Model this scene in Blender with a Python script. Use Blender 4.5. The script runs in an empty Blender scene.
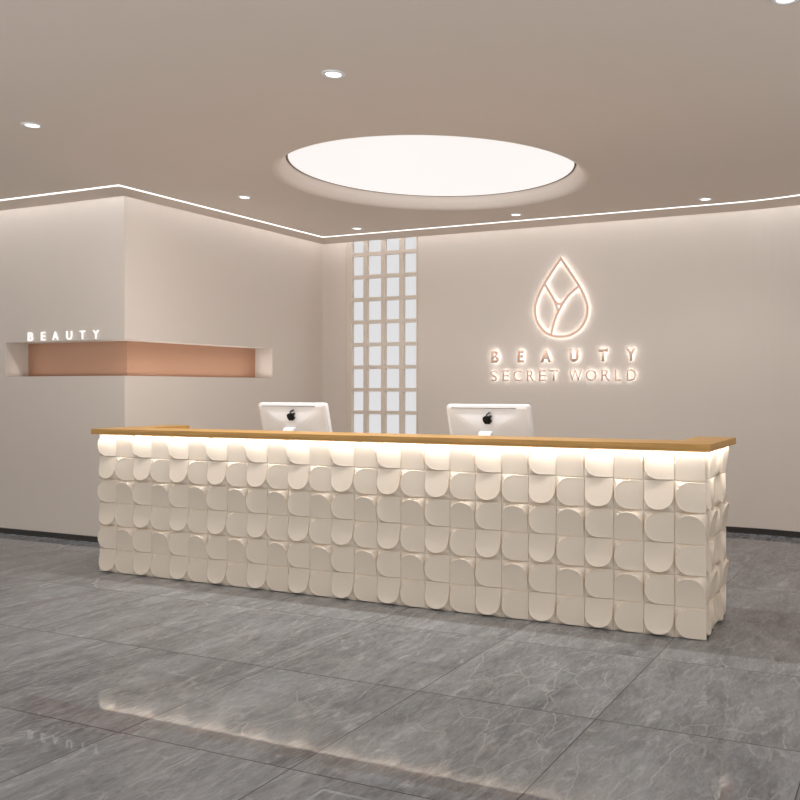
import bpy, bmesh, math, random
from mathutils import Vector, Matrix
random.seed(4)
S = bpy.context.scene
COL = S.collection

# ------------------------------------------------------------------ helpers
def link(o, parent=None):
    COL.objects.link(o)
    if parent is not None:
        o.parent = parent
    return o

def obj(name, bm, mat, parent=None, smooth=False, bevel=0.0, autos=None):
    me = bpy.data.meshes.new(name)
    bm.normal_update()
    bm.to_mesh(me); bm.free()
    me.materials.append(mat)
    if smooth:
        for p in me.polygons: p.use_smooth = True
        if autos is not None:
            me.set_sharp_from_angle(angle=math.radians(autos))
    o = bpy.data.objects.new(name, me)
    link(o, parent)
    if bevel:
        m = o.modifiers.new('bevel', 'BEVEL'); m.width = bevel; m.segments = 2; m.limit_method = 'ANGLE'
        m.angle_limit = math.radians(40)
    return o

def tag(o, label=None, cat=None, group=None, kind=None):
    if label: o['label'] = label
    if cat: o['category'] = cat
    if group: o['group'] = group
    if kind: o['kind'] = kind
    return o

def thing(name, label, cat, loc=(0, 0, 0), group=None):
    o = bpy.data.objects.new(name, None)
    o.empty_display_size = .1
    o.location = loc
    link(o)
    return tag(o, label, cat, group)

def box(bm, x0, x1, y0, y1, z0, z1):
    v = [bm.verts.new(p) for p in ((x0,y0,z0),(x1,y0,z0),(x1,y1,z0),(x0,y1,z0),(x0,y0,z1),(x1,y0,z1),(x1,y1,z1),(x0,y1,z1))]
    for f in ((0,3,2,1),(4,5,6,7),(0,1,5,4),(1,2,6,5),(2,3,7,6),(3,0,4,7)):
        bm.faces.new([v[i] for i in f])

def prism(bm, pts, z0, z1):
    a = [bm.verts.new((x, y, z0)) for x, y in pts]
    b = [bm.verts.new((x, y, z1)) for x, y in pts]
    n = len(pts)
    bm.faces.new(a[::-1]); bm.faces.new(b)
    for i in range(n):
        bm.faces.new((a[i], a[(i+1) % n], b[(i+1) % n], b[i]))

def lathe(bm, prof, cx, cy, n=96):
    rings = []
    for r, z in prof:
        rings.append([bm.verts.new((cx + r*math.cos(2*math.pi*i/n), cy + r*math.sin(2*math.pi*i/n), z)) for i in range(n)])
    for a, b in zip(rings, rings[1:]):
        for i in range(n):
            bm.faces.new((a[i], a[(i+1) % n], b[(i+1) % n], b[i]))
    return rings

def ribbon_strip(bm, pts, w, z0, z1, closed=False):
    """band of width w along a plan polyline (mitred), between z0 and z1"""
    n = len(pts); P = [Vector(p) for p in pts]; L = []; R = []
    for i in range(n):
        if closed:
            a, b = P[i-1], P[(i+1) % n]; d1 = (P[i]-a).normalized(); d2 = (b-P[i]).normalized()
        else:
            d1 = (P[i]-P[i-1]).normalized() if i else (P[1]-P[0]).normalized()
            d2 = (P[i+1]-P[i]).normalized() if i < n-1 else d1
        n1 = Vector((-d1.y, d1.x)); n2 = Vector((-d2.y, d2.x)); m = (n1+n2)
        m = m.normalized() if m.length > 1e-6 else n1
        k = (w/2)/max(.35, m.dot(n1))
        L.append(P[i]+m*k); R.append(P[i]-m*k)
    ring = []
    for l, r in zip(L, R):
        ring.append([bm.verts.new((l.x, l.y, z0)), bm.verts.new((r.x, r.y, z0)), bm.verts.new((r.x, r.y, z1)), bm.verts.new((l.x, l.y, z1))])
    rng = range(n if closed else n-1)
    for i in rng:
        a, b = ring[i], ring[(i+1) % n]
        for k in range(4):
            bm.faces.new((a[k], b[k], b[(k+1) % 4], a[(k+1) % 4]))
    if not closed:
        bm.faces.new(ring[0]); bm.faces.new(ring[-1][::-1])
    bmesh.ops.recalc_face_normals(bm, faces=bm.faces)

def catmull(pts, closed=False, seg=6):
    n = len(pts); out = []
    g = (lambda i: pts[i % n]) if closed else (lambda i: pts[min(max(i, 0), n-1)])
    for i in range(n if closed else n-1):
        p0, p1, p2, p3 = (Vector(g(i+k)) for k in (-1, 0, 1, 2))
        for s in range(seg):
            t = s/seg
            out.append(.5*((2*p1)+(p2-p0)*t+(2*p0-5*p1+4*p2-p3)*t*t+(3*p1-p0-3*p2+p3)*t**3))
    if not closed: out.append(Vector(pts[-1]))
    return out

# ------------------------------------------------------------------ materials
def srgb(r, g, b):
    f = lambda c: (c/255/12.92) if c/255 <= .04045 else ((c/255+.055)/1.055)**2.4
    return (f(r), f(g), f(b), 1)

def mat(name, col, rough=.6, metal=0.0, spec=.5, noise=0.0, nscale=8, bump=0.0, bscale=200, coat=0.0):
    m = bpy.data.materials.new(name); m.use_nodes = True
    nt = m.node_tree; N = nt.nodes; p = N['Principled BSDF']
    p.inputs['Base Color'].default_value = col
    p.inputs['Roughness'].default_value = rough
    p.inputs['Metallic'].default_value = metal
    p.inputs['Specular IOR Level'].default_value = spec
    p.inputs['Coat Weight'].default_value = coat
    tc = N.new('ShaderNodeTexCoord')
    if noise:
        nz = N.new('ShaderNodeTexNoise'); nz.inputs['Scale'].default_value = nscale; nz.inputs['Detail'].default_value = 4
        nt.links.new(tc.outputs['Object'], nz.inputs['Vector'])
        r = N.new('ShaderNodeMapRange'); r.inputs[3].default_value = 1-noise; r.inputs[4].default_value = 1+noise
        nt.links.new(nz.outputs['Fac'], r.inputs[0])
        mx = N.new('ShaderNodeVectorMath'); mx.operation = 'SCALE'; mx.inputs[0].default_value = col[:3]
        nt.links.new(r.outputs[0], mx.inputs['Scale']); nt.links.new(mx.outputs[0], p.inputs['Base Color'])
    if bump:
        nb = N.new('ShaderNodeTexNoise'); nb.inputs['Scale'].default_value = bscale
        nt.links.new(tc.outputs['Object'], nb.inputs['Vector'])
        b = N.new('ShaderNodeBump'); b.inputs['Strength'].default_value = bump; b.inputs['Distance'].default_value = .002
        nt.links.new(nb.outputs['Fac'], b.inputs['Height']); nt.links.new(b.outputs[0], p.inputs['Normal'])
    return m

def emit(name, col, strength, base=None):
    m = mat(name, base or srgb(90, 90, 90), rough=.5, spec=.2)
    p = m.node_tree.nodes['Principled BSDF']
    p.inputs['Emission Color'].default_value = col
    p.inputs['Emission Strength'].default_value = strength
    return m

WALLC = srgb(217, 206, 196)
M_wall = mat('plaster', WALLC, .75, spec=.25, noise=.015, nscale=3, bump=.08, bscale=220)
M_ceil = mat('ceiling_paint', srgb(231, 218, 207), .8, spec=.2, noise=.015, nscale=2, bump=.05, bscale=220)
M_ring = mat('reveal_lit_paint', srgb(242, 229, 219), .8, spec=.2, noise=.01)  # paler than the ceiling, the panel's light put into the colour
M_base = mat('dark_skirting', srgb(52, 49, 47), .45, spec=.4, noise=.05, nscale=6)
M_tile = mat('glazed_relief_tile', srgb(227, 213, 196), .48, spec=.45, noise=.02, nscale=5)
M_copper = mat('copper_lining', srgb(188, 146, 120), .42, metal=.4, spec=.5, noise=.05, nscale=3)
M_rose = mat('rose_gold', srgb(240, 205, 184), .5, metal=.05, spec=.4, noise=.02, nscale=10)
M_white = mat('white_plastic', srgb(241, 240, 241), .22, spec=.5, noise=.01, nscale=10, coat=.3)
M_dark = mat('black_plastic', srgb(16, 16, 17), .35, spec=.3, noise=.02, nscale=10)
M_grey = mat('grey_slot', srgb(120, 118, 118), .5, noise=.02)
M_trim = mat('lamp_trim', srgb(236, 236, 236), .5, metal=0, noise=.02, nscale=20)
M_lattice = mat('lattice_paint', srgb(220, 207, 194), .6, spec=.3, noise=.02, nscale=6)
M_inner = mat('desk_laminate', srgb(214, 206, 194), .5, noise=.02)
M_gap_shade = mat('gap_shade_paint', srgb(140, 120, 105), .7, noise=.02)  # dark tone paints the shade of the gap round the skylight
M_disc = emit('skylight_diffuser', (1.0, .958, .932, 1), .915)
M_lens = emit('lamp_lens', (1.0, .97, .94, 1), 2.5)
M_line = emit('led_line', (1.0, .97, .94, 1), 1.6)
M_glow = emit('sign_backlight', (1.0, .98, .96, 1), 6.0)
M_white_letter = emit('lit_letter', (1.0, .97, .95, 1), 1.1)
M_pane = emit('frosted_pane', srgb(240, 239, 240), .82, base=srgb(60, 62, 66))  # even glow stands in for light coming through from behind
M_ledstrip = emit('led_strip', (1.0, .96, .9, 1), 1.0)

def wood():
    m = mat('oak_veneer', srgb(190, 145, 82), .38, spec=.4)
    nt = m.node_tree; N = nt.nodes; p = N['Principled BSDF']
    tc = N.new('ShaderNodeTexCoord'); mp = N.new('ShaderNodeMapping'); mp.inputs['Scale'].default_value = (1.2, 26, 26)
    nz = N.new('ShaderNodeTexNoise'); nz.inputs['Scale'].default_value = 2.2; nz.inputs['Detail'].default_value = 6; nz.inputs['Roughness'].default_value = .6
    cr = N.new('ShaderNodeValToRGB')
    cr.color_ramp.elements[0].position = .3; cr.color_ramp.elements[0].color = srgb(172, 126, 62)
    cr.color_ramp.elements[1].position = .72; cr.color_ramp.elements[1].color = srgb(208, 162, 88)
    nt.links.new(tc.outputs['Object'], mp.inputs[0]); nt.links.new(mp.outputs[0], nz.inputs['Vector'])
    nt.links.new(nz.outputs['Fac'], cr.inputs[0]); nt.links.new(cr.outputs[0], p.inputs['Base Color'])
    return m
M_wood = wood()

def floor_mat():
    m = bpy.data.materials.new('grey_marble_tile'); m.use_nodes = True
    nt = m.node_tree; N = nt.nodes; L = nt.links; p = N['Principled BSDF']
    def nd(t, **k):
        n = N.new(t)
        for a, b in k.items(): setattr(n, a, b)
        return n
    def math_(op, a=None, b=None, va=0., vb=0., c=None):
        n = nd('ShaderNodeMath', operation=op); n.inputs[0].default_value = va; n.inputs[1].default_value = vb
        if a is not None: L.new(a, n.inputs[0])
        if b is not None: L.new(b, n.inputs[1])
        if c is not None: n.inputs[2].default_value = c
        return n.outputs[0]
    tc = nd('ShaderNodeTexCoord'); sp = nd('ShaderNodeSeparateXYZ'); L.new(tc.outputs['Object'], sp.inputs[0])
    PX, PY = .862, .908
    u = math_('DIVIDE', math_('ADD', sp.outputs['X'], vb=1.24), vb=PX)
    v = math_('DIVIDE', math_('ADD', sp.outputs['Y'], vb=-2.606), vb=PY)
    iu, iv = math_('FLOOR', u), math_('FLOOR', v)
    fu, fv = math_('FRACT', u), math_('FRACT', v)
    def edge(f, size):
        a = math_('MINIMUM', f, math_('SUBTRACT', None, f, va=1.0))
        return math_('MULTIPLY', a, vb=size)
    d = math_('MINIMUM', edge(fu, PX), edge(fv, PY))
    grout = nd('ShaderNodeMapRange'); L.new(d, grout.inputs[0]); grout.inputs[1].default_value = .0012; grout.inputs[2].default_value = .0038
    cell = nd('ShaderNodeCombineXYZ'); L.new(iu, cell.inputs[0]); L.new(iv, cell.inputs[1])
    wn = nd('ShaderNodeTexWhiteNoise', noise_dimensions='3D'); L.new(cell.outputs[0], wn.inputs['Vector'])
    off = nd('ShaderNodeVectorMath', operation='SCALE'); L.new(wn.outputs['Color'], off.inputs[0]); off.inputs['Scale'].default_value = 30
    pos = nd('ShaderNodeVectorMath', operation='ADD'); L.new(tc.outputs['Object'], pos.inputs[0]); L.new(off.outputs[0], pos.inputs[1])
    # stretched clouds
    mp = nd('ShaderNodeMapping'); mp.inputs['Rotation'].default_value = (0, 0, .22); mp.inputs['Scale'].default_value = (2.3, .75, 1)
    L.new(pos.outputs[0], mp.inputs[0])
    def noise(vec, s, det, rough=.6, dist=0.):
        n = nd('ShaderNodeTexNoise'); n.inputs['Scale'].default_value = s; n.inputs['Detail'].default_value = det
        n.inputs['Roughness'].default_value = rough; n.inputs['Distortion'].default_value = dist
        L.new(vec, n.inputs['Vector']); return n.outputs['Fac']
    cloud = noise(mp.outputs[0], 1.6, 9, .66, .6)
    fine = noise(mp.outputs[0], 16, 8, .75, .8)
    # cracks: distorted cell edges broken up by masks; fine bright streaks
    dn = nd('ShaderNodeTexNoise'); dn.inputs['Scale'].default_value = 3.2; dn.inputs['Detail'].default_value = 6
    L.new(pos.outputs[0], dn.inputs['Vector'])
    dv = nd('ShaderNodeVectorMath', operation='SCALE'); L.new(dn.outputs['Color'], dv.inputs[0]); dv.inputs['Scale'].default_value = .34
    pd = nd('ShaderNodeVectorMath', operation='ADD'); L.new(mp.outputs[0], pd.inputs[0]); L.new(dv.outputs[0], pd.inputs[1])
    def crack(scale, width):
        vo = nd('ShaderNodeTexVoronoi', feature='DISTANCE_TO_EDGE', voronoi_dimensions='2D'); vo.inputs['Scale'].default_value = scale
        L.new(pd.outputs[0], vo.inputs['Vector'])
        r = nd('ShaderNodeMapRange'); L.new(vo.outputs['Distance'], r.inputs[0]); r.inputs[1].default_value = 0; r.inputs[2].default_value = width
        r.inputs[3].default_value = 1; r.inputs[4].default_value = 0
        return r.outputs[0]
    def mask(s_, lo, hi):
        r = nd('ShaderNodeMapRange'); L.new(noise(pos.outputs[0], s_, 4), r.inputs[0]); r.inputs[1].default_value = lo; r.inputs[2].default_value = hi
        return r.outputs[0]
    v1 = math_('MULTIPLY', crack(1.15, .014), mask(2.2, .44, .68))
    v2 = math_('MULTIPLY', crack(4.2, .040), mask(1.6, .44, .66))
    st = nd('ShaderNodeMapRange'); L.new(noise(mp.outputs[0], 5.5, 8, .72, 1.2), st.inputs[0]); st.inputs[1].default_value = .54; st.inputs[2].default_value = .70
    veins = math_('MAXIMUM', math_('MAXIMUM', math_('MULTIPLY', v1, vb=.7), math_('MULTIPLY', v2, vb=.55)), math_('MULTIPLY', st.outputs[0], vb=.6))
    cm = math_('ADD', math_('MULTIPLY', cloud, vb=.55), math_('MULTIPLY', fine, vb=.45))
    cr = nd('ShaderNodeValToRGB'); L.new(cm, cr.inputs[0])
    e = cr.color_ramp.elements
    e[0].position = .36; e[0].color = srgb(88, 89, 91)
    e[1].position = .66; e[1].color = srgb(146, 148, 151)
    k = e.new(.5); k.color = srgb(120, 121, 123)
    mixv = nd('ShaderNodeMix', data_type='RGBA'); L.new(math_('MULTIPLY', veins, vb=.5), mixv.inputs['Factor'])
    L.new(cr.outputs[0], mixv.inputs['A']); mixv.inputs['B'].default_value = srgb(206, 204, 203)
    mixg = nd('ShaderNodeMix', data_type='RGBA'); L.new(grout.outputs[0], mixg.inputs['Factor'])
    mixg.inputs['A'].default_value = srgb(66, 64, 63); L.new(mixv.outputs['Result'], mixg.inputs['B'])
    L.new(mixg.outputs['Result'], p.inputs['Base Color'])
    p.inputs['Roughness'].default_value = .008
    p.inputs['IOR'].default_value = 1.27
    p.inputs['Specular IOR Level'].default_value = .5
    return m
M_floor = floor_mat()

# ------------------------------------------------------------------ dimensions
ZC = 3.08            # main ceiling
ZT = 3.6            # cove top
YL, XL, YB = 5.751, -6.467, 8.61
FX0, FX1, FY0, FY1 = -12.5, 4.2, -1.5, 9.2
FYC = 0.0            # ceiling cut short here, left open to admit fill light
XC, RC = -1.55, 2.6                       # the back wall bends towards the viewer
ANG = math.radians(40)

def back_line(off):
    """plan line of the back wall offset into the room by off, from its curve on"""
    pts = [(XC + (RC-off)*math.sin(a), YB-RC + (RC-off)*math.cos(a)) for a in [ANG*i/20 for i in range(21)]]
    d = Vector((math.cos(ANG), -math.sin(ANG))); p = Vector(pts[-1]) + d*3.6
    pts.append((p.x, p.y)); return pts

# ------------------------------------------------------------------ setting
bm = bmesh.new(); box(bm, FX0, FX1, FY0, FY1, -.1, 0)
tag(obj('floor', bm, M_floor), kind='structure')

# projecting block with the wrap-round niche
NZ0, NZ1, ND = 1.506, 1.833, .24
bm = bmesh.new()
box(bm, FX0, XL, YL, FY1, 0, NZ0)
box(bm, FX0, XL, YL, FY1, NZ1, ZT)
box(bm, FX0, -8.034, YL, FY1, NZ0, NZ1)
box(bm, -8.034, XL, 7.722, FY1, NZ0, NZ1)
box(bm, -8.034, XL-ND-.012, YL+ND+.012, 7.722, NZ0, NZ1)
tag(obj('wall_left', bm, M_wall), kind='structure')
bm = bmesh.new(); prism(bm, [(-8.034, YL+ND), (XL-ND, YL+ND), (XL-ND, 7.722), (XL-ND-.012, 7.722), (XL-ND-.012, YL+ND+.012), (-8.034, YL+ND+.012)], NZ0, NZ1)
tag(obj('trim_1', bm, M_copper), kind='structure')

# back wall: pieces round the window, then the bend
WX0, WX1 = -6.117, -5.158
bm = bmesh.new()
box(bm, XL, WX0-.007, YB, YB+.15, 0, ZT)
arc = back_line(0)
outer = back_line(-.15)
prism(bm, [(WX1, YB)] + arc + outer[::-1] + [(WX1, YB+.15)], 0, ZT)
tag(obj('wall_back', bm, M_wall), kind='structure')
bm = bmesh.new(); box(bm, FX0, FX0+.12, FY0, YL, 0, ZT)
tag(obj('wall_far_left', bm, M_wall), kind='structure')

# skirting
bm = bmesh.new()
prism(bm, [(FX0+.12, YL-.012), (XL+.012, YL-.012), (XL+.012, YB), (XL, YB), (XL, YL), (FX0+.12, YL)], 0, .05)
tag(obj('baseboard_left', bm, M_base), kind='structure')
bm = bmesh.new()
prism(bm, [(XL+.012, YB-.012)] + back_line(.012) + arc[::-1] + [(XL+.012, YB)], 0, .055)
tag(obj('baseboard_back', bm, M_base), kind='structure')

# ceiling: edge stands off the walls, with a round opening
G = .1
edge = [(FX0+.12, YL-G), (XL+G, YL-G), (XL+G, YB-G-.02)] + back_line(G+.02) + [(FX1, arc[-1][1]-.3), (FX1, FYC), (FX0+.12, FYC)]
CX, CY, CR = -3.57, 6.205, 1.25
def ceiling_faces(bm, z):
    vo = [bm.verts.new((x, y, z)) for x, y in edge]
    vi = [bm.verts.new((CX+CR*math.cos(2*math.pi*i/96), CY+CR*math.sin(2*math.pi*i/96), z)) for i in range(96)]
    es = [bm.edges.new((vo[i], vo[(i+1) % len(vo)])) for i in range(len(vo))]
    es += [bm.edges.new((vi[i], vi[(i+1) % 96])) for i in range(96)]
    bmesh.ops.triangle_fill(bm, edges=es, use_beauty=True, use_dissolve=False)
    return vo, vi
bm = bmesh.new()
vo, vi = ceiling_faces(bm, ZC); to, ti = ceiling_faces(bm, ZC+.06)
for a, b in ((vo, to), (vi, ti)):
    for i in range(len(a)):
        bm.faces.new((a[i], a[(i+1) % len(a)], b[(i+1) % len(a)], b[i]))
bmesh.ops.recalc_face_normals(bm, faces=bm.faces)
# upper deck above the coves
box(bm, FX0, FX1, FYC, FY1, ZT, ZT+.1)
tag(obj('ceiling', bm, M_ceil), kind='structure')

# ------------------------------------------------------------------ window lattice
win = tag(bpy.data.objects.new('window_1', None), kind='structure'); link(win)
win.location = (0, 0, 0)
bm = bmesh.new()
panes = [(-6.045, -5.884), (-5.835, -5.643), (-5.592, -5.399), (-5.345, -5.175)]
xs = [WX0] + [c for p in panes for c in p] + [WX1]
FD0, FD1 = YB-.008, YB+.04
box(bm, WX0-.007, WX0, YB+.02, FD1, 0, ZT)
for i in range(0, len(xs), 2):
    box(bm, xs[i], xs[i+1], FD0, FD1, 0, ZT)
bz = [.06, .33, .59, .853] + [1.115, 1.377, 1.639, 1.901, 2.163, 2.425, 2.687, 2.949] + [3.21]
for a, b in panes:
    for z in bz:
        box(bm, a, b, FD0+.002, FD1, z-.021, z+.021)
obj('window_frame', bm, M_lattice, win)
bm = bmesh.new(); box(bm, WX0, WX1, FD1, FD1+.012, 0, ZT)
obj('window_glass', bm, M_pane, win)

# ------------------------------------------------------------------ skylight lamp
t = thing('ceiling_light', 'large round glowing skylight panel recessed in the ceiling above the desk', 'ceiling light', (CX, CY, ZC))
bm = bmesh.new()
prof = [(CR, ZC), (1.235, ZC+.0015), (1.222, ZC+.006), (1.210, ZC+.014), (1.196, ZC+.028), (1.18, ZC+.048), (1.165, ZC+.07), (1.156, ZC+.092), (1.15, ZC+.109)]
lathe(bm, [(r, z-ZC) for r, z in prof], 0, 0, 128)
bmesh.ops.recalc_face_normals(bm, faces=bm.faces)
bmesh.ops.reverse_faces(bm, faces=bm.faces)
obj('reveal_ring', bm, M_ring, t, smooth=True)
bm = bmesh.new()
lathe(bm, [(1.15, .109), (1.15, .125), (1.134, .125), (1.134, .109), (1.15, .109)], 0, 0, 128)
obj('gap_ring', bm, M_gap_shade, t)  # thin ring, the gap's shadow put into its colour
bm = bmesh.new()
prism(bm, [(1.134*math.cos(2*math.pi*i/128), 1.134*math.sin(2*math.pi*i/128)) for i in range(128)], .111, .122)
obj('diffuser', bm, M_disc, t)

# ------------------------------------------------------------------ downlights
def downlight(x, y, label):
    t = thing('downlight', label, 'downlight', (x, y, ZC), 'recessed ceiling downlights')
    bm = bmesh.new()
    lathe(bm, [(.041, -.002), (.045, -.006), (.058, -.006), (.063, -.003), (.064, .0)], 0, 0, 40)
    bmesh.ops.recalc_face_normals(bm, faces=bm.faces)
    obj('trim_ring', bm, M_trim, t, smooth=True)
    bm = bmesh.new()
    prism(bm, [(.0412*math.cos(2*math.pi*i/40), .0412*math.sin(2*math.pi*i/40)) for i in range(40)], -.0035, -.0005)
    obj('lens', bm, M_lens, t)
    return t
DL = [(-2.867, 3.912, 'round recessed downlight on the viewer side of the round skylight, above its top left edge'),
      (-5.19, 3.896, 'round recessed downlight alone at the far left of the ceiling'),
      (-5.428, 6.113, 'round recessed downlight just left of the round skylight'),
      (-5.404, 7.784, 'round recessed downlight by the ceiling corner above the lattice window'),
      (-3.563, 7.786, 'round recessed downlight between the skylight and the back wall, above the logo'),
      (-1.725, 7.826, 'round recessed downlight near the right end of the glowing ceiling line'),
      (-.518, 3.937, 'round recessed downlight cut off at the top right corner of the picture')]
for x, y, l in DL: downlight(x, y, l)

# ------------------------------------------------------------------ glowing line in the ceiling
SX, SY, SB = -6.065, 5.335, 8.078
line = [(FX0+.2, SY), (SX, SY), (SX, SB)] + back_line(YB-SB)
bm = bmesh.new(); ribbon_strip(bm, line, .032, ZC-.004, ZC-.0002)
tag(obj('linear_light', bm, M_line), 'thin glowing white light line set in the ceiling along the walls', 'linear light')

# ------------------------------------------------------------------ reception desk
DX0, DX1, DY, DBK = -5.7142, -1.0639, 4.853, 5.53
PZ = 1.05
desk = thing('reception_desk', 'long cream reception desk clad in rounded relief tiles with an oak counter top', 'reception desk', ((DX0+DX1)/2, (DY+DBK)/2, 0))
DC = Vector(desk.location)
N_T = 28
def tile_patch(bm, conv, cx, cz, w, h, d, hmax=.028):
    """one relief tile: a D-shaped tongue rising from its straight end to a rounded lip.
    conv(a, b, height) -> 3D point; (a,b) run along the panel and up; d = 'L','T','B','R' the rounded end"""
    per = []
    n = 12
    for s in range(4):
        for i in range(n):
            t = -1+2*i/n
            per.append([(1, t), (-t, 1), (-1, -t), (t, -1)][s])
    arch = []
    for u, v in per:
        if u > 0:
            e = 2.05
            k = (abs(u)**e+abs(v)**e)**(1/e)
            arch.append((u/k*.87, v/k*.955))
        else:
            arch.append((u, v*.955))
    rot = {'R': lambda u, v: (u, v), 'T': lambda u, v: (-v, u), 'L': lambda u, v: (-u, -v), 'B': lambda u, v: (v, -u)}[d]
    g = .988
    def P(u, v, hh):
        a, b = rot(u*g, v*g)
        return bm.verts.new(conv(cx+a*w/2, cz+b*h/2, hh))
    def hf(u, v):
        s = min(1, (u+1)/1.87)
        t = max(abs(v), math.hypot(max(u, 0), v)) if u > 0 else abs(v)
        rim = .0016*min(1, max(0, (t-.84)/.12))*min(1, max(0, s*3))
        return .004 + hmax*(.25*s + .75*s**2.0) + rim
    # face grid as rings round a centre on the straight side
    ts = (.18, .36, .54, .72, .83, .9, .955)
    c0 = (-.25, 0)
    rings = [[P(c0[0]+(a[0]-c0[0])*t, a[1]*t, hf(c0[0]+(a[0]-c0[0])*t, a[1]*t)) for a in arch] for t in ts]
    cv = P(c0[0], 0, hf(*c0))
    m = len(per)
    for i in range(m): bm.faces.new((cv, rings[0][i], rings[0][(i+1) % m]))
    def lip(a):   # slight lip just inside the rim
        return hf(*a)
    rings.append([P(a[0]*.985, a[1]*.985, lip(a)-.0002) for a in arch])
    rings.append([P(a[0], a[1], lip(a)-.001) for a in arch])
    # corners: fall from below the lip to the base at the square's corner
    r1, r2, r3 = [], [], []
    for a, p in zip(arch, per):
        gap = math.hypot(p[0]-a[0], p[1]-a[1])
        hl = hf(*a)
        def mixp(t): return (a[0]+(p[0]-a[0])*t, a[1]+(p[1]-a[1])*t)
        h1 = max(.001, hl-.0025)
        q = mixp(.12); r1.append(P(q[0], q[1], max(.001, h1*.9)))
        q = mixp(.5); r2.append(P(q[0], q[1], max(.001, h1*.42)))
        r3.append(P(p[0], p[1], max(.001, h1*.10)))
    base = [P(p[0]*1.0, p[1]*1.0, -.004) for p in per]
    rings += [r1, r2, r3, base]
    for A, B in zip(rings, rings[1:]):
        for i in range(m): bm.faces.new((A[i], B[i], B[(i+1) % m], A[(i+1) % m]))

def tile_panel(name, conv, L, ncol, label=None, flip=False):
    bm = bmesh.new()
    w, h = L/ncol, PZ/6
    for r in range(6):                       # from the top
        for c in range(ncol):
            odd = (c % 2 == 0) != flip
            if r % 2 == 0: d = 'L' if odd else 'T'
            else: d = 'B' if odd else 'L'
            tile_patch(bm, conv, (c+.5)*w, PZ-(r+.5)*h, w, h, d)
    bmesh.ops.recalc_face_normals(bm, faces=bm.faces)
    o = obj(name, bm, M_tile, desk, smooth=True, autos=50)
    return o
tile_panel('front_panel', lambda a, b, h: Vector((DX0+a, DY-h, b))-DC, DX1-DX0, 26)
tile_panel('side_panel', lambda a, b, h: Vector((DX1-.03+h, DY+.004+a, b))-DC, DBK-DY, 4)
tile_panel('side_panel', lambda a, b, h: Vector((DX0-h*.6, DBK-a, b))-DC, DBK-DY, 4)
bm = bmesh.new()      # carcass behind the tiles
T = .1
prism(bm, [(x-DC.x, y-DC.y) for x, y in ((DX0+.002, DY+.002), (DX1-.032, DY+.002), (DX1-.032, DBK), (DX1-T, DBK), (DX1-T, DY+T), (DX0+T, DY+T), (DX0+T, DBK), (DX0+.002, DBK))], 0, PZ-.001)
obj('carcass', bm, M_tile, desk)
bm = bmesh.new()
prism(bm, [(x-DC.x, y-DC.y) for x, y in ((-5.735, 4.79), (-1.031, 4.79), (-1.031, 5.545), (-1.275, 5.545), (-1.275, 5.10), (-5.50, 5.10), (-5.50, 5.545), (-5.735, 5.545))], PZ+.006, PZ+.038)
obj('countertop', bm, M_wood, desk, bevel=.0025)
bm = bmesh.new(); box(bm, DX0+T-DC.x, DX1-T-DC.x, DY+T-DC.y, 5.52-DC.y, .72, .75)
obj('work_surface', bm, M_inner, desk)
def u_band(x0, x1, y0, y1, t):
    return [(x-DC.x, y-DC.y) for x, y in ((x0, y0), (x1, y0), (x1, y1), (x1-t, y1), (x1-t, y0+t), (x0+t, y0+t), (x0+t, y1), (x0, y1))]
bm = bmesh.new(); prism(bm, u_band(-5.735, -1.031, 4.79, 5.545, .004), PZ-.003, PZ+.006)
obj('edge_lip', bm, M_wood, desk)  # lip added to hide the led strip from the floor's reflection
bm = bmesh.new(); prism(bm, u_band(-5.72, -1.0355, 4.799, 5.40, .002), PZ+.005, PZ+.006)
obj('led_strip', bm, M_ledstrip, desk)

# ------------------------------------------------------------------ monitors
def rounded_rect(w, h, r, n=5):
    pts = []
    for cx, cy, a0 in ((w/2-r, h/2-r, 0), (-w/2+r, h/2-r, 90), (-w/2+r, -h/2+r, 180), (w/2-r, -h/2+r, 270)):
        for i in range(n+1):
            a = math.radians(a0+90*i/n); pts.append((cx+r*math.cos(a), cy+r*math.sin(a)))
    return pts
def fruit_outline():
    half = [(0, .36), (.10, .42), (.22, .44), (.34, .39), (.42, .27)]
    body = [(-.02, .34), (-.12, .41), (-.24, .43), (-.36, .37), (-.44, .24), (-.47, .06), (-.44, -.14), (-.36, -.33), (-.25, -.47), (-.15, -.50), (-.02, -.45), (.10, -.50),
            (.22, -.47), (.33, -.33), (.41, -.16), (.31, -.10), (.25, .02), (.26, .14), (.32, .24), (.40, .30), (.31, .40), (.19, .43), (.08, .40)]
    leaf = [(.00, .56), (.00, .65), (.06, .76), (.17, .84), (.18, .74), (.13, .64), (.05, .57)]
    return [(x, z) for x, z in body], leaf
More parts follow.
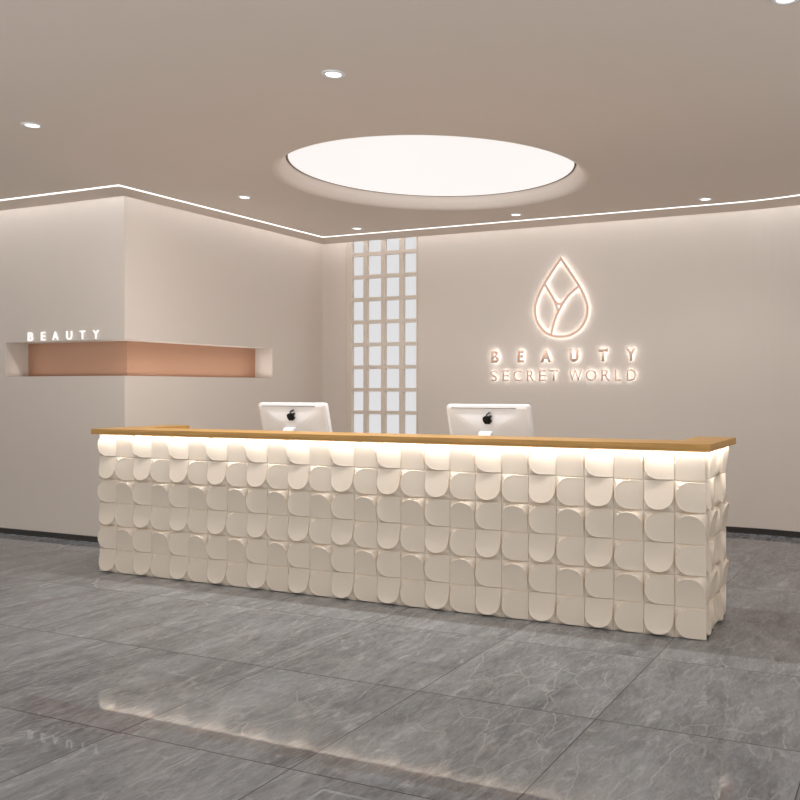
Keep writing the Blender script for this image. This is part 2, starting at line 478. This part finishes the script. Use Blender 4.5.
def make_monitor(label, loc):
    t = thing('computer_monitor', label, 'monitor', loc, 'white computer monitors on the desk')
    W, H, TILT = .635, .44, math.radians(15)
    zc = .321                                      # body centre above the work surface
    R = Matrix.Translation((0, 0, zc)) @ Matrix.Rotation(TILT, 4, 'X')
    def place(bm):
        bmesh.ops.transform(bm, matrix=R, verts=bm.verts)
    # local: x across, z up, -y is the back of the screen
    bm = bmesh.new()
    prof = [(0, .014, 0), (0, .018, 0), (-.004, .020, 0), (.0, .012, 0)]
    rings = []
    for inset, y in ((.006, .018), (.001, .014), (0, .006), (0, -.010), (.002, -.016), (.008, -.019), (.016, -.020)):
        rings.append([bm.verts.new((x, y, z)) for x, z in rounded_rect(W-2*inset, H-2*inset, .022-min(inset, .012))])
    # bulging back shell
    for k in (0, .05, .1, .16, .23, .31, .4, .5, .6, .7, .8, .9):
        s = 1-k
        ring = []
        for x, z in rounded_rect(W-.034, H-.034, .012+.05*min(k*2, 1)):
            x *= s; z *= s
            u, v = abs(x)/((W-.034)/2), abs(z)/((H-.034)/2)
            ring.append(bm.verts.new((x, -.021-.044*(1-min(1, u)**2.4)*(1-min(1, v)**2.0), z)))
        rings.append(ring)
    for A, B in zip(rings, rings[1:]):
        n = len(A)
        for i in range(n): bm.faces.new((A[i], A[(i+1) % n], B[(i+1) % n], B[i]))
    bm.faces.new(rings[-1]); bm.faces.new(rings[0][::-1])
    bmesh.ops.recalc_face_normals(bm, faces=bm.faces)
    place(bm)
    obj('housing', bm, M_white, t, smooth=True, autos=35)
    bm = bmesh.new(); box(bm, -W/2+.02, W/2-.02, .0175, .019, -H/2+.10, H/2-.02); place(bm)
    obj('screen', bm, M_dark, t)
    bm = bmesh.new(); box(bm, -W/2+.045, W/2-.095, -.0275, -.018, H/2-.0215, H/2-.0175); place(bm)
    obj('vent_slot', bm, M_grey, t)
    bm = bmesh.new()
    bod, leaf = fruit_outline(); sc = .062; off = .128
    for o_, seg in ((bod, 3), (leaf, 3)):
        pts = catmull([(x, z) for x, z in o_], True, seg)
        a = [bm.verts.new((p.x*sc*1.12+.014, -.0665, p.y*sc*.95+off)) for p in pts]
        b = [bm.verts.new((p.x*sc*1.12+.014, -.03, p.y*sc*.95+off)) for p in pts]
        es = []
        bm.faces.new(a); n = len(a)
        for i in range(n): bm.faces.new((a[i], b[i], b[(i+1) % n], a[(i+1) % n]))
    bmesh.ops.triangulate(bm, faces=[f for f in bm.faces if len(f.verts) > 4])
    bmesh.ops.recalc_face_normals(bm, faces=bm.faces)
    place(bm)
    tag(obj('emblem', bm, M_dark, t), 'black fruit emblem on the white back')
    # bent stand: from the back of the housing over and down to the foot
    bm = bmesh.new()
    prof = [(-.030, .345), (-.075, .347), (-.098, .340), (-.108, .322), (-.112, .29), (-.118, .16), (-.124, .03), (-.118, .012), (-.09, .008), (.09, .008)]
    th = .012; L = []
    P = [Vector(p) for p in prof]
    for i, p in enumerate(P):
        d = ((P[min(i+1, len(P)-1)]-P[max(i-1, 0)])).normalized(); nn = Vector((-d.y, d.x))
        hw = .046 if i < 8 else .085
        L.append([bm.verts.new((sx*hw, p.x+nn.x*s*th/2, p.y+nn.y*s*th/2)) for sx, s in ((-1, -1), (1, -1), (1, 1), (-1, 1))])
    for A, B in zip(L, L[1:]):
        for k in range(4): bm.faces.new((A[k], A[(k+1) % 4], B[(k+1) % 4], B[k]))
    bm.faces.new(L[0]); bm.faces.new(L[-1])
    bmesh.ops.recalc_face_normals(bm, faces=bm.faces)
    zmin = min(v.co.z for v in bm.verts)
    bmesh.ops.translate(bm, vec=(0, 0, -zmin), verts=bm.verts)
    obj('stand', bm, M_white, t, bevel=.002)
    return t
make_monitor('white computer monitor seen from behind, nearer the lattice window and copper niche', (-4.345, 5.47, .75))
make_monitor('white computer monitor seen from behind, on the desk under the wall logo', (-2.69, 5.47, .75))

# ------------------------------------------------------------------ lettering
def glyph(ch, x0, x1, z0, z1, y, depth, weight, grow=0.0):
    cu = bpy.data.curves.new('glyph', 'FONT'); cu.body = ch; cu.size = 1; cu.resolution_u = 6
    cu.offset = weight
    o = bpy.data.objects.new('glyph', cu); COL.objects.link(o)
    bpy.context.view_layer.update()
    dg = bpy.context.evaluated_depsgraph_get()
    me = bpy.data.meshes.new_from_object(o.evaluated_get(dg))
    bpy.data.objects.remove(o)
    xs = [v.co.x for v in me.vertices]; ys = [v.co.y for v in me.vertices]
    a0, a1, b0, b1 = min(xs), max(xs), min(ys), max(ys)
    bm = bmesh.new(); bm.from_mesh(me); bpy.data.meshes.remove(me)
    for v in bm.verts:
        u, w = (v.co.x-a0)/(a1-a0), (v.co.y-b0)/(b1-b0)
        v.co = Vector((x0-grow+u*(x1-x0+2*grow), y, z0-grow+w*(z1-z0+2*grow)))
    r = bmesh.ops.extrude_face_region(bm, geom=list(bm.faces))
    bmesh.ops.translate(bm, vec=(0, depth, 0), verts=[g for g in r['geom'] if isinstance(g, bmesh.types.BMVert)])
    bmesh.ops.remove_doubles(bm, verts=bm.verts, dist=1e-5)
    bmesh.ops.recalc_face_normals(bm, faces=bm.faces)
    return bm

# glowing letters over the niche
sg = thing('letter_sign', 'small glowing white letters BEAUTY standing over the copper niche', 'sign', (-7.22, YL, 1.842))
SHX = -.02
for ch, x0, z0, x1, z1 in (('B', -7.689, 1.842, -7.617, 1.922), ('E', -7.51, 1.842, -7.451, 1.922), ('A', -7.358, 1.842, -7.277, 1.921),
                           ('U', -7.173, 1.842, -7.098, 1.921), ('T', -6.999, 1.842, -6.93, 1.92), ('Y', -6.832, 1.842, -6.755, 1.92)):
    bm = glyph(ch, x0+SHX, x1+SHX, z0, z1, YL-.012, .006, .012)
    bmesh.ops.translate(bm, vec=-Vector(sg.location), verts=bm.verts)
    obj('letter', bm, M_white_letter, sg)

# logo
Y0 = YB-.034
lg = thing('wall_logo', 'rose gold backlit droplet emblem with BEAUTY SECRET WORLD lettering on the back wall', 'wall sign', (-3.41, YB, 1.47))
LC = Vector(lg.location)
def stroke(bm, pts, w, y0, y1, closed=False):
    b2 = bmesh.new(); ribbon_strip(b2, pts, w, 0, 1, closed)
    for v in b2.verts: v.co = Vector((v.co.x, y1 if v.co.z > .5 else y0, v.co.y))-LC
    me = bpy.data.meshes.new('tmp'); b2.to_mesh(me); b2.free(); bm.from_mesh(me); bpy.data.meshes.remove(me)
OUT = [(-3.409, 2.751), (-3.503, 2.627), (-3.596, 2.494), (-3.667, 2.365), (-3.699, 2.274), (-3.705, 2.195), (-3.674, 2.089), (-3.6, 1.998), (-3.518, 1.952), (-3.415, 1.935),
       (-3.3, 1.95), (-3.2, 2.01), (-3.135, 2.105), (-3.113, 2.213), (-3.137, 2.317), (-3.206, 2.456), (-3.3, 2.594)]
full = catmull(OUT + [OUT[0]], False, 6)
full = full[:-1]
parts = [(full, True), (catmull([(-3.592, 2.491), (-3.525, 2.386), (-3.475, 2.298), (-3.44, 2.193)], False, 5), False),
         (catmull([(-3.488, 2.322), (-3.454, 2.287), (-3.423, 2.277), (-3.391, 2.289), (-3.366, 2.314)], False, 4), False),
         (catmull([(-3.206, 2.455), (-3.3, 2.385), (-3.37, 2.307), (-3.44, 2.193), (-3.489, 2.083), (-3.52, 1.956)], False, 5), False)]
bm = bmesh.new()
for i, (p, c) in enumerate(parts): stroke(bm, p, .028, Y0+.0003*i, Y0+.0045, c)
bmesh.ops.recalc_face_normals(bm, faces=bm.faces)
em = obj('emblem', bm, M_rose, lg)
bm = bmesh.new()
for i, (p, c) in enumerate(parts): stroke(bm, p, .017, Y0+.005, Y0+.008+.0003*i, c)
bmesh.ops.recalc_face_normals(bm, faces=bm.faces)
obj('backlight', bm, M_glow, em)
ROW1 = (('B', -4.218, -4.128), ('E', -3.907, -3.835), ('A', -3.639, -3.520), ('U', -3.312, -3.210), ('T', -2.993, -2.895), ('Y', -2.70, -2.594))
ROW2 = (('S', -4.228, -4.150), ('E', -4.083, -4.010), ('C', -3.957, -3.857), ('R', -3.798, -3.714), ('E', -3.658, -3.582), ('T', -3.540, -3.440),
        ('W', -3.322, -3.176), ('O', -3.132, -3.015), ('R', -2.963, -2.873), ('L', -2.819, -2.750), ('D', -2.691, -2.595))
for row, z0, z1, wt in ((ROW1, 1.669, 1.801, .055), (ROW2, 1.471, 1.588, .004)):
    for ch, x0, x1 in row:
        bm = glyph(ch, x0, x1, z0, z1, Y0, .004, wt)
        bmesh.ops.translate(bm, vec=-LC, verts=bm.verts)
        le = obj('letter', bm, M_rose, lg)
        bm = glyph(ch, x0, x1, z0, z1, Y0+.0045, .003, wt-.022, grow=-.004)
        bmesh.ops.translate(bm, vec=-LC, verts=bm.verts)
        obj('backlight', bm, M_glow, le)

# ------------------------------------------------------------------ lights
def area(name, loc, sx, sy, power, rot=(0, 0, 0), col=(1, .95, .9), spread=180):
    l = bpy.data.lights.new(name, 'AREA'); l.shape = 'RECTANGLE'; l.size = sx; l.size_y = sy
    l.energy = power; l.color = col; l.spread = math.radians(spread)
    o = bpy.data.objects.new(name, l); o.location = loc; o.rotation_euler = rot; link(o)
    return o
WARM = (1, .982, .96)
CW = 4.4           # watts per metre in the coves
ZL = ZT-.03
def cove(p, q):
    p, q = Vector(p), Vector(q); c = (p+q)/2; Ln = (q-p).length
    area('cove_light', (c.x, c.y, ZL), Ln, .03, CW*Ln, (math.radians(14), 0, math.atan2(q.y-p.y, q.x-p.x)), (.93, .97, 1), 40)
cove((FX0+.2, YL-.05), (XL+.05, YL-.05))
cove((XL+.05, YL-.05), (XL+.05, YB-.06))
cove((XL+.06, YB-.05), (XC, YB-.05))
bl = back_line(.05)
for i in range(0, 20, 4): cove(bl[i], bl[i+4])
cove(bl[20], bl[21])
# unseen fill lights added on the niche ledge, behind its front edge
area('niche_fill', ((-8.0+XL-.05)/2, YL+.1, NZ0+.012), 1.48, .02, .6, (math.radians(180), 0, 0), WARM)
area('niche_fill', (XL-.08, (YL+7.69)/2, NZ0+.012), .02, 1.85, 2.6, (math.radians(180), 0, 0), WARM)
# led strip under the counter
area('counter_led', ((DX0+DX1)/2, 4.801, PZ+.0045), DX1-DX0+.02, .005, 8.3, (math.radians(0), 0, 0), (.99, .985, .97))
area('counter_led', (-1.0367, (DY+DBK)/2, PZ+.0045), .002, DBK-DY, 1.1, (0, 0, 0), (.99, .985, .97))
for x, y, l in DL:
    d = bpy.data.lights.new('downlight_lamp', 'SPOT'); d.energy = 20; d.spot_size = math.radians(110); d.spot_blend = 1; d.shadow_soft_size = .04
    d.color = WARM
    o = bpy.data.objects.new('downlight_lamp', d); o.location = (x, y, ZC-.012); link(o)
# unseen lamp without fixture, added over the counter (its shadow on the floor is crisp along the front)
area('counter_wash', (-3.55, 5.08, ZC-.01), 3.8, .05, 85, (0, 0, 0), WARM)

w = bpy.data.worlds.new('fill_daylight'); S.world = w; w.use_nodes = True
nt = w.node_tree; bg = nt.nodes['Background']
SKY, LOW_FILL = 1.27, 2.6        # daylight added through the open front: soft sky, brighter band below lifting the ceiling
g = nt.nodes.new('ShaderNodeTexCoord'); sp = nt.nodes.new('ShaderNodeSeparateXYZ'); nt.links.new(g.outputs['Generated'], sp.inputs[0])
mr = nt.nodes.new('ShaderNodeMapRange'); mr.inputs[1].default_value = -.12; mr.inputs[2].default_value = -.04
mr.inputs[3].default_value = LOW_FILL; mr.inputs[4].default_value = SKY
nt.links.new(sp.outputs['Z'], mr.inputs[0]); nt.links.new(mr.outputs[0], bg.inputs['Strength'])
bg.inputs[0].default_value = (.995, 1, 1, 1)

# ------------------------------------------------------------------ camera
F, PXC, HOR, YAW, HC = 882.52, 530.0, 388.4, 23.6783, 1.393
cam = bpy.data.cameras.new('camera'); co = bpy.data.objects.new('camera', cam); link(co)
cam.sensor_width = 36; cam.lens = 36*F/800
cam.shift_x = (400-PXC)/800; cam.shift_y = (HOR-400)/800
cam.clip_start = .05
co.location = (0, 0, HC); co.rotation_euler = (math.radians(90), 0, math.radians(YAW))
S.camera = co
vs = S.view_settings
S.display_settings.display_device = 'sRGB'
vs.view_transform = 'Standard'; vs.look = 'None'; vs.exposure = 0; vs.gamma = 1; vs.use_curve_mapping = False
S.cycles.use_denoising = True
S.cycles.max_bounces = 10; S.cycles.diffuse_bounces = 6
S.cycles.caustics_reflective = False; S.cycles.caustics_refractive = False
